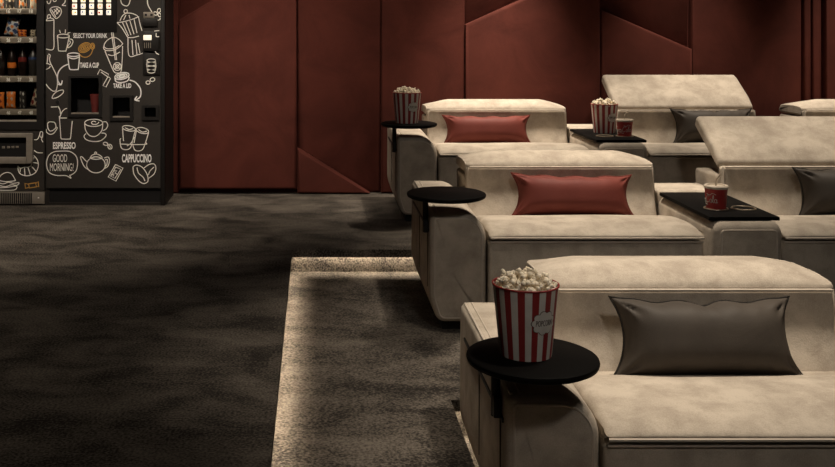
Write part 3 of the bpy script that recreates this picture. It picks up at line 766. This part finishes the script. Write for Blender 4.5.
D('small_cup_drawing', [[(47.5, 124), (49, 122), (53, 122), (55, 123), (56, 127), (53.5, 130), (50, 131), (48, 128), (47.5, 124)], [(46.4, 129), (46.6, 132), (50, 134.3), (54, 133), (57.3, 128), (56, 127)]])
D('coffee_cup_drawing', [ell(93.7, 122.8, 9, 3.6), [(96, 122), (93.5, 121), (91.5, 122.5), (93, 124.3), (97, 124), (99, 122)], [(84.7, 124), (85.6, 130), (89, 135), (93.6, 136.5), (98, 135), (102, 130), (102.8, 123)], [(103, 122), (106, 121.8), (107.8, 125), (106, 129), (102.8, 130.6)], [(86, 133.5), (84, 136.5), (87, 140), (94, 141.5), (101, 140.5), (106, 136), (105, 133.4), (101.5, 133)]])
D('small_beans_drawing', [ell(105.6, 143.8, 2.3, 1.5, 15), ell(110, 146.7, 2, 2.4, -20), [(109.4, 145), (110.5, 148)]])
writing('ESPRESSO', 53, 75.7, 142, 149, fp, dy, bold=.03)
D('speech_bubble_drawing', [[(62, 151), (70, 151.5), (76, 156), (77.6, 163), (76, 171), (71, 175), (69.6, 175.3), (71, 178.3), (66, 175.6), (56, 175.3), (49, 172), (46.6, 164), (48.5, 156), (54, 151.8), (62, 151)]])
writing('GOOD', 52.8, 67.2, 154.3, 162, fp, dy, 'chalk'); writing('MORNING!', 50, 73.6, 163.3, 171, fp, dy, 'chalk')
D('teapot_drawing', [ell(96, 164.8, 9.3, 8), [(90, 158.2), (92, 155.3), (96, 154), (100, 155.3), (102, 158), (96, 159.3), (90, 158.2)], ell(95.7, 153, 1, 1, n=8), [(88, 169.5), (84, 166), (80.5, 157.5), (82.3, 157), (85, 160), (87.3, 162)], [(104.3, 158), (108, 157), (109.5, 160), (108, 166), (104.5, 168.5)], [(105, 160), (107.3, 159.5), (106.8, 164.5), (105.2, 166.5)]])
D('glasses_drawing', [ell(129, 128.3, 6.6, 2.6, 10), [(122.6, 128), (123, 135), (123.6, 141)], [(135.5, 130), (133, 139), (131.5, 145.5), (129, 149), (124, 149.5), (121, 147), (120, 140), (121, 138.5)], [(127, 146), (131, 143), (134.5, 137)], ell(142.5, 130.5, 6.3, 2.8, 12), [(136.3, 131), (135, 138), (134, 143)], [(148.6, 132.5), (147, 138), (145, 144), (142.5, 149.5), (138, 151), (134.5, 149.5), (132.8, 144.5)], [(120.5, 144), (133, 144.5), (146, 144.3), (145.8, 142.5)], [(125, 127.5), (129, 129.5), (133, 128.5)], [(138.5, 129.5), (142.5, 132), (147, 131)]])
writing('CAPPUCCINO', 122, 151.5, 154, 162.5, fp, dy, bold=.03)
D('sugar_packet_drawing', [[(115.5, 164.5), (123, 168), (116, 181), (108.3, 177), (115.5, 164.5)], [(115.8, 167), (120.8, 169.3), (115, 178.3), (110.7, 176.2), (115.8, 167)], [(114, 171), (117, 170.5), (115, 173), (117, 174)], [(112, 175), (114, 173.5), (113.5, 176.3)]], raw=True)
D('beans_drawing', [[(133, 167), (136, 165), (142, 167), (147, 174), (148, 181), (144, 183.5), (139, 181), (134, 174), (133, 167)], [(137, 167.5), (138.5, 173), (143, 177), (145, 181)], [(144, 168), (149, 164.5), (154, 164), (156, 168), (154, 174), (149, 178), (147.5, 179)], [(154, 167), (150, 171), (148.5, 175)]])
D('iced_coffee_drawing', [[(103.5, 48), (105, 43), (109, 39), (114, 37.3), (119, 39.5), (123, 44)], [(103.5, 48), (106, 50.5), (114, 50), (120, 46.5), (123, 43.5)], [(104, 46.5), (107, 48.7), (114, 48.3), (119.5, 45.3)], [(111, 29.5), (112, 36), (115.3, 60)], [(112.8, 29.5), (113.6, 36), (116.7, 60)], [(105, 51), (110, 63), (114, 71.5), (117, 73), (121, 71.5), (122.2, 60), (122.6, 46)], ell(117.3, 66.5, 3.8, 3.9), ell(117.3, 66.5, 1.8, 1.9), [(114.5, 64), (120, 69)], [(120, 64), (114.8, 69)], [(108, 54.5), (113, 55.5), (120, 52)]])
bm = NB()
D('donut_drawing', [ell(84.6, 47.6, 6.5, 4.4, -28), ell(84.6, 47.6, 5.0, 3.2, -28), ell(84.6, 47.6, 3.4, 1.9, -28), ell(84.6, 47.6, 1.6, .7, -28), [(79, 53), (82, 56.5), (87, 57), (91, 54), (93.3, 48)], ell(92.5, 46.2, 2, 3), ell(92.5, 46.2, .9, 1.6)], mat_='chalk_orange', wpx=.85)
D('straw_drawing', [[(97.5, 74.5), (100, 69.5), (108.6, 74.3), (108, 77), (101, 72)], [(109, 77), (110.5, 78.5), (106, 87), (103, 85.5), (107.5, 77.5), (109, 77)]], raw=True)
D('lid_drawing', [ell(122, 76, 7.2, 3.3, -12), ell(122, 76, 5.2, 1.9, -12), ell(122, 76, 3, .8, -12), [(115, 78), (116, 81.5), (121, 82.6), (127.5, 80.8), (129.3, 77)]], mat_='chalk_bold', wpx=1.1)
D('arrow_drawing', [[(129.5, 80), (135, 82), (139.5, 87), (141, 92), (140, 97), (136, 100)], [(137, 96.3), (135, 99.8), (139.5, 101)]], mat_='chalk_bold', wpx=1.2)
writing('TAKE A LID', 113.3, 131.3, 83.3, 88, fp, dy-.0006, bold=.035)
writing('TAKE A CUP', 80, 99, 62.5, 67.8, fp, dy, bold=.035)
writing('SELECT YOUR DRINK', 73.3, 107.3, 33.3, 38, fp, dy, bold=.015)
D('moka_pot_drawing', [ell(125.7, 11.3, 1.8, 1.8, n=10), [(120, 21), (122, 16.5), (125.5, 13.5), (131, 13.2), (136, 15), (138.5, 17)], [(116.8, 22.5), (122, 22), (131, 19.7), (139, 16.6)], [(117, 22.5), (122, 28), (127.5, 37)], [(138.5, 17), (140, 24), (141.5, 29), (142, 31)], [(122.5, 22.5), (128.5, 36)], [(126, 22), (131, 35)], [(130, 21), (134, 34)], [(134, 19), (137, 33)], [(123.5, 20), (126, 15)], [(130, 18.5), (129, 15)], [(127.5, 37.5), (133, 37.5), (139, 36)], [(128, 38), (129, 55.5), (137, 55), (145, 52.3)], [(132, 40), (133, 55)], [(135.5, 40), (137, 54.5)], [(138, 43), (140, 53)]])
D('branch_drawing', [[(147.5, -1), (148, 5), (152, 12)], ell(155.5, 13.5, 2, 1.6, 30, 10), ell(159, 10.5, 1.6, 2, 20, 10), ell(159.5, 15, 1.4, 1.8, -30, 10), [(157, 20.5), (160, 19.5), (160, 18)]])
D('saucer_drawing', [[(120.5, -1), (122, 4), (126.5, 6), (129, 4), (130.5, -1)]])
D('tap_drawing', [[(155, 31), (160, 30.5)], [(157, 33), (157, 36.5), (160, 36.5)], [(156, 51), (157, 53), (160, 54.5)]], y=VY-.0325)
D('honey_dipper_drawing', [ell(151.5, 60.5, 4.3, 1.7), ell(151.5, 64, 4.7, 1.8), ell(151.5, 67.8, 4.5, 1.8), ell(151.5, 71.3, 3.8, 1.7), [(147.5, 60), (147, 66), (148, 72)], [(155.5, 60), (156.2, 66), (155, 72)]], y=VY-.0105)
D('small_beans_drawing', [ell(148, 82.5, 2, 1.7, 0, 10), ell(152.5, 79.6, 2.4, 1.8, -15, 10)])
tag(cm, 'tall dark coffee vending machine covered in white chalk style drawings', 'vending machine')

# --- snack machine
sm = empty('snack_vending_machine', (0, 0, 0))
sx0, sx1 = -2.80, vx(45.2)
bm = NB(); shell(bm, sx0, sx1, 0, VTOP, VY+.012, VB, .02); obj('cabinet', bm, M['vm_body'], sm, smooth=False)
wx0, wx1, wz0, wz1 = sx0+.07, vx(37.3), vz(121.5), VTOP-.10
bm = NB(); plate(bm, sx0, sx1-.002, vz(129.5), VTOP, [(wx0, wx1, wz0, wz1)], VY-.02, VY+.03)
fr_ = obj('window_frame', bm, M['vm_frame'], sm, smooth=False)
bm = NB(); box(bm, wx0, wx1, VY-.012, VY-.002, vz(122), vz(119.8), .002); obj('ledge', bm, M['steel'], fr_)
bm = NB(); box(bm, wx0, wx1, VY-.002, VY+.002, wz0, wz1); obj('glass_pane', bm, M['glass'], sm, smooth=False)
bm = NB(); box(bm, wx0-.01, wx1+.01, VB-.04, VB-.02, wz0, wz1)
for k in range(40):
    x = wx1 - .008 - k*.022
    if x > wx0: box(bm, x-.004, x+.004, VB-.05, VB-.039, wz0, wz1)
obj('ribbed_back', bm, M['vm_black'], sm, smooth=False)
shelf_px = [(8.5, 13.6, '16', '17', '18'), (37.3, 42.6, '26', '27', '28'), (76.8, 82.0, '36', '37', '38'), (110, 115, '46', '47', '48')]
for py0, py1, *nums in shelf_px:
    bm = NB(); box(bm, wx0-.01, wx1+.012, VY+.06, VB-.05, vz(py0)-.010, vz(py0)); sh = obj('shelf', bm, M['vm_frame'], sm, smooth=False)
    bm = NB(); box(bm, wx0-.01, wx1+.012, VY+.048, VY+.06, vz(py1+.6), vz(py0-.3), .002); ps = obj('price_strip', bm, M['strip'], sh)
    for c_, t in zip((8.3, 19.6, 31), nums):
        # numerals stand on the strip a little way behind the glass
        s = (VY+.047)/VY
        vs, fs = text_mesh(t, vx(c_-1.9)*s, vx(c_+1.9)*s, EYE-(py1-.5-22)*K*s, EYE-(py0+.9-22)*K*s, .0006, bold=.03)
        bm = NB(); V = [bm.verts.new((a, VY+.0472-c, b_)) for a, b_, c in vs]
        for f in fs:
            try: bm.faces.new([V[i] for i in f])
            except ValueError: pass
        obj('number', bm, M['chalk_bold'], ps, smooth=False)
# lower front with flap and vent
bm = NB(); plate(bm, sx0, sx1-.002, vz(190.5), vz(129.5), [(sx0+.16, vx(27.5), vz(156.5), vz(137))], VY-.012, VY+.03); lp = obj('lower_panel', bm, M['vm_panel'], sm, smooth=False)
bm = NB()
P = round_poly([(sx0+.10, vz(163), .02), (vx(34.2), vz(163), .05), (vx(34.2), vz(132.7), .012), (sx0+.10, vz(132.7), .01)])
Q = round_poly([(sx0+.16, vz(156.5), .004), (vx(27.5), vz(156.5), .004), (vx(27.5), vz(137), .004), (sx0+.16, vz(137), .004)])
# surround as four bevelled bars with rounded outer corner
soft_prism(bm, round_poly([(vx(27.5), vz(163)), (vx(34.2), vz(163), .035), (vx(34.2), vz(132.7), .012), (vx(27.5), vz(132.7))]), VY-.040, VY-.0125, .006, PY)
box(bm, sx0+.10, vx(27.6), VY-.040, VY-.0125, vz(163), vz(156.5), .004); box(bm, sx0+.10, vx(27.6), VY-.040, VY-.0125, vz(137), vz(132.7), .004); box(bm, sx0+.10, sx0+.16, VY-.040, VY-.0125, vz(156.6), vz(136.9), .004)
fl = obj('flap_surround', bm, M['steel'], sm)
bm = NB(); box(bm, sx0+.15, vx(28.2), VY+.0, VY+.02, vz(157), vz(136.5)); fd = obj('delivery_flap', bm, M['vm_black'], sm, smooth=False)
for k, px in enumerate((3.5, 8.6, 13, 17.2)):
    bm = NB(); box(bm, vx(px-1.5), vx(px+1.5), VY-.004, VY+.001, vz(148.5-.2*k), vz(146), .002); obj('symbol', bm, M['strip'], fd)
bm = NB(); box(bm, sx0, sx1-.003, VY-.006, VY+.03, 0.012, vz(190.8), .003); vent = obj('vent_panel', bm, M['steel'], sm)
bm = NB()
for k in range(44):
    x = vx(31.5) - k*.0145
    if x > sx0+.03: box(bm, x-.0045, x+.0045, VY-.009, VY-.005, vz(203.5), vz(192.8))
obj('grille', bm, M['vm_black'], vent, smooth=False)
bm = NB(); box(bm, vx(38), vx(39.4), VY-.0085, VY-.005, vz(198.2), vz(197), .001); obj('indicator', bm, M['chalk_bold'], vent)
dz = VY-.0136
drawing('croissant_drawing', [[(18.3, 165.5), (19.5, 172), (24, 175), (30, 175.2), (36, 172.2), (38.8, 166), (38, 160), (34.5, 155.5), (33, 156.5)], [(18.3, 165.5), (21, 168), (25, 166.8), (28.5, 167), (31.5, 165.3), (32.5, 162), (34.5, 157)], [(21, 168), (20.5, 172)], [(25, 167), (25.5, 174.8)], [(28.5, 167), (31, 175)], [(31.5, 165.3), (36.5, 171)], [(32.3, 162), (38.6, 163)]], lp, dz)
drawing('burger_drawing', [[(-1, 180), (1.5, 175), (7, 172.2), (12, 173.5), (15.5, 179), (15, 180.5), (6, 181.3), (-1, 180)], [(-1, 182.5), (4, 183.5), (9, 182), (14, 183), (19.5, 182.3), (17.5, 185), (12, 184.5), (6, 186.3), (-1, 185)], [(-1, 187.5), (8, 187), (17, 185.8), (15.5, 189.5), (6, 190), (-1, 189.7)]], lp, dz)
drawing('candy_drawing', [[(29, 183.6), (36, 182.5), (37, 186.5), (30, 187.6), (29, 183.6)], [(29, 184), (25.5, 183), (26, 188), (30, 187)], [(36.3, 183), (38.7, 181.3), (39.2, 186.5), (37, 186)]], lp, dz, 'chalk_orange', 1.0, True)
drawing('acorn_drawing', [[(34.5, 139.5), (38, 139), (40, 135), (41, 131.5), (43, 132), (43.2, 136), (42, 139), (43.5, 142)], [(40, 135), (42, 137.5), (43, 134)], [(34.5, 150), (38, 152.3), (43.4, 152.6)]], lp, dz)
tag(sm, 'black snack vending machine at the left edge with lit shelves behind glass', 'vending machine')
la = bpy.data.lights.new('snack_machine_lamp', 'AREA'); la.shape = 'RECTANGLE'; la.size = .7; la.size_y = .03; la.energy = 15.0; la.color = (1, .88, .72)
lo_ = bpy.data.objects.new('snack_machine_lamp', la); COL.objects.link(lo_); lo_.location = (-2.35, VY+.035, VTOP-.13); lo_.rotation_euler = (R(28), 0, 0)

# --- the goods on the shelves
def sxp(px, y=VY+.13): return (px-315)*y/1000
SH = [vz(s[0]) for s in shelf_px]
GY = VY+.13
def bag(label, px, shelf, w_, h_, t_, mats, lean=0, roll=0, spotty=0, seed=1, cat='snack bag', grp='snack bags in the vending machine', name='snack_bag'):
    rnd = random.Random(seed); nx, nz = 14, 18; bm = NB()
    G = {}
    for s in (-1, 1):
        for i in range(nx+1):
            for j in range(nz+1):
                u = -1+2*i/nx; v = -1+2*j/nz
                if s == 1 and (i in (0, nx) or j in (0, nz)): G[s, i, j] = G[-1, i, j]; continue
                th = t_/2*max(0, (1-abs(u)**2.5)*(1-abs(v)**2.5))**.5
                x = w_/2*u*(1-.10*(1-v*v)) ; z = h_/2*(v+1)
                wr = .10*t_*math.sin(9*u+3*v+seed)*min(1, th/t_*3)
                G[s, i, j] = bm.verts.new((x, s*(th+wr*.5), z))
    for s in (-1, 1):
        for i in range(nx):
            for j in range(nz):
                f = bm.faces.new((G[s, i, j], G[s, i+1, j], G[s, i+1, j+1], G[s, i, j+1]))
                u = (i+.5)/nx; v = (j+.5)/nz
                if len(mats) > 1:
                    q = math.sin(7*u+9*v+seed)*math.sin(5*u-8*v+seed*2)
                    f.material_index = 1 if q > spotty else (2 if len(mats) > 2 and q < -.5 else 0)
    o = obj(name, bm, [M[m] for m in mats], sharp=60)
    o.location = (sxp(px), GY, SH[shelf]+.001+w_/2*abs(math.sin(R(roll)))+t_/2*abs(math.sin(R(lean)))); o.rotation_euler = (R(-lean), R(roll), 0)
    return tag(o, label, cat, grp)
def bottle(label, px, shelf, r, h_, body, lab, z0, z1):
    root = empty('drink_bottle', (sxp(px), GY, SH[shelf]+.0005))
    bm = NB(); lathe(bm, [(0, 0), (r*.9, 0), (r, .006), (r, h_*.62), (r*.75, h_*.74), (r*.38, h_*.86), (r*.36, h_*.93), (0, h_*.93)], 24, caps=False); obj('bottle_body', bm, M[body], root, sharp=50)
    bm = NB(); lathe(bm, [(r*.42, h_*.92), (r*.42, h_), (0, h_)], 20, caps=False); obj('cap', bm, M['red_label'], root)
    bm = NB(); lathe(bm, [(r*1.02, h_*z0), (r*1.02, h_*z1)], 24, caps=False); obj('label', bm, M[lab], root)
    return tag(root, label, 'bottle', 'drink bottles in the vending machine')
bag('pale snack packet with orange spots, top shelf of the vending machine, leftmost', 0, 0, .055, .14, .03, ['cream_pack', 'orange', 'red_label'], seed=2, spotty=.3)
bag('dark snack packet on the top shelf over number 16', 10, 0, .06, .12, .03, ['dark_pack', 'cream_pack'], seed=3, spotty=.5)
bag('cream packet with orange spots on the top shelf over number 17', 23, 0, .06, .14, .03, ['cream_pack', 'orange', 'dark_pack'], seed=5, spotty=.2)
bag('cream packet on the top shelf over number 18', 33.8, 0, .055, .14, .03, ['cream_pack', 'orange'], seed=8, spotty=.6)
bag('white and blue snack bag leaning on the second shelf', 10.6, 1, .098, .125, .05, ['blue_bag', 'navy', 'orange'], lean=8, roll=10, seed=6, spotty=.25)
bag('round red and orange sweet packet on the second shelf', 22.2, 1, .066, .052, .04, ['red_label', 'orange'], seed=4, spotty=-.1)
bag('small dull cream packet on the second shelf at the right', 33, 1, .040, .05, .03, ['cream_pack', 'dark_pack'], seed=9, spotty=.5)
bottle('dark bottle with orange square label on the third shelf', 11.8, 2, .030, .205, 'brown_bottle', 'orange', .27, .46)
bottle('dark bottle with red label on the third shelf', 22.5, 2, .030, .20, 'brown_bottle', 'red_label', .5, .66)
bottle('black bottle at the right end of the third shelf', 33, 2, .030, .20, 'dark_pack', 'navy', .58, .66)
bottle('dark bottle at the left edge of the third shelf', 1.0, 2, .030, .20, 'brown_bottle', 'dark_pack', .3, .5)
bag('orange crisp packet cut by the left edge on the bottom shelf', .3, 3, .060, .115, .035, ['orange', 'orange', 'red_label'], seed=12)
bag('upright orange crisp packet on the bottom shelf over number 46', 11, 3, .068, .118, .035, ['orange', 'orange', 'silver'], seed=14)
bag('black foil packet with silver edge on the bottom shelf', 23, 3, .05, .125, .04, ['dark_pack', 'silver'], seed=15, spotty=.55)
bag('cream and red snack bag at the right end of the bottom shelf', 35, 3, .075, .14, .045, ['cream_pack', 'red_label', 'dark_pack'], roll=14, seed=17, spotty=.35)
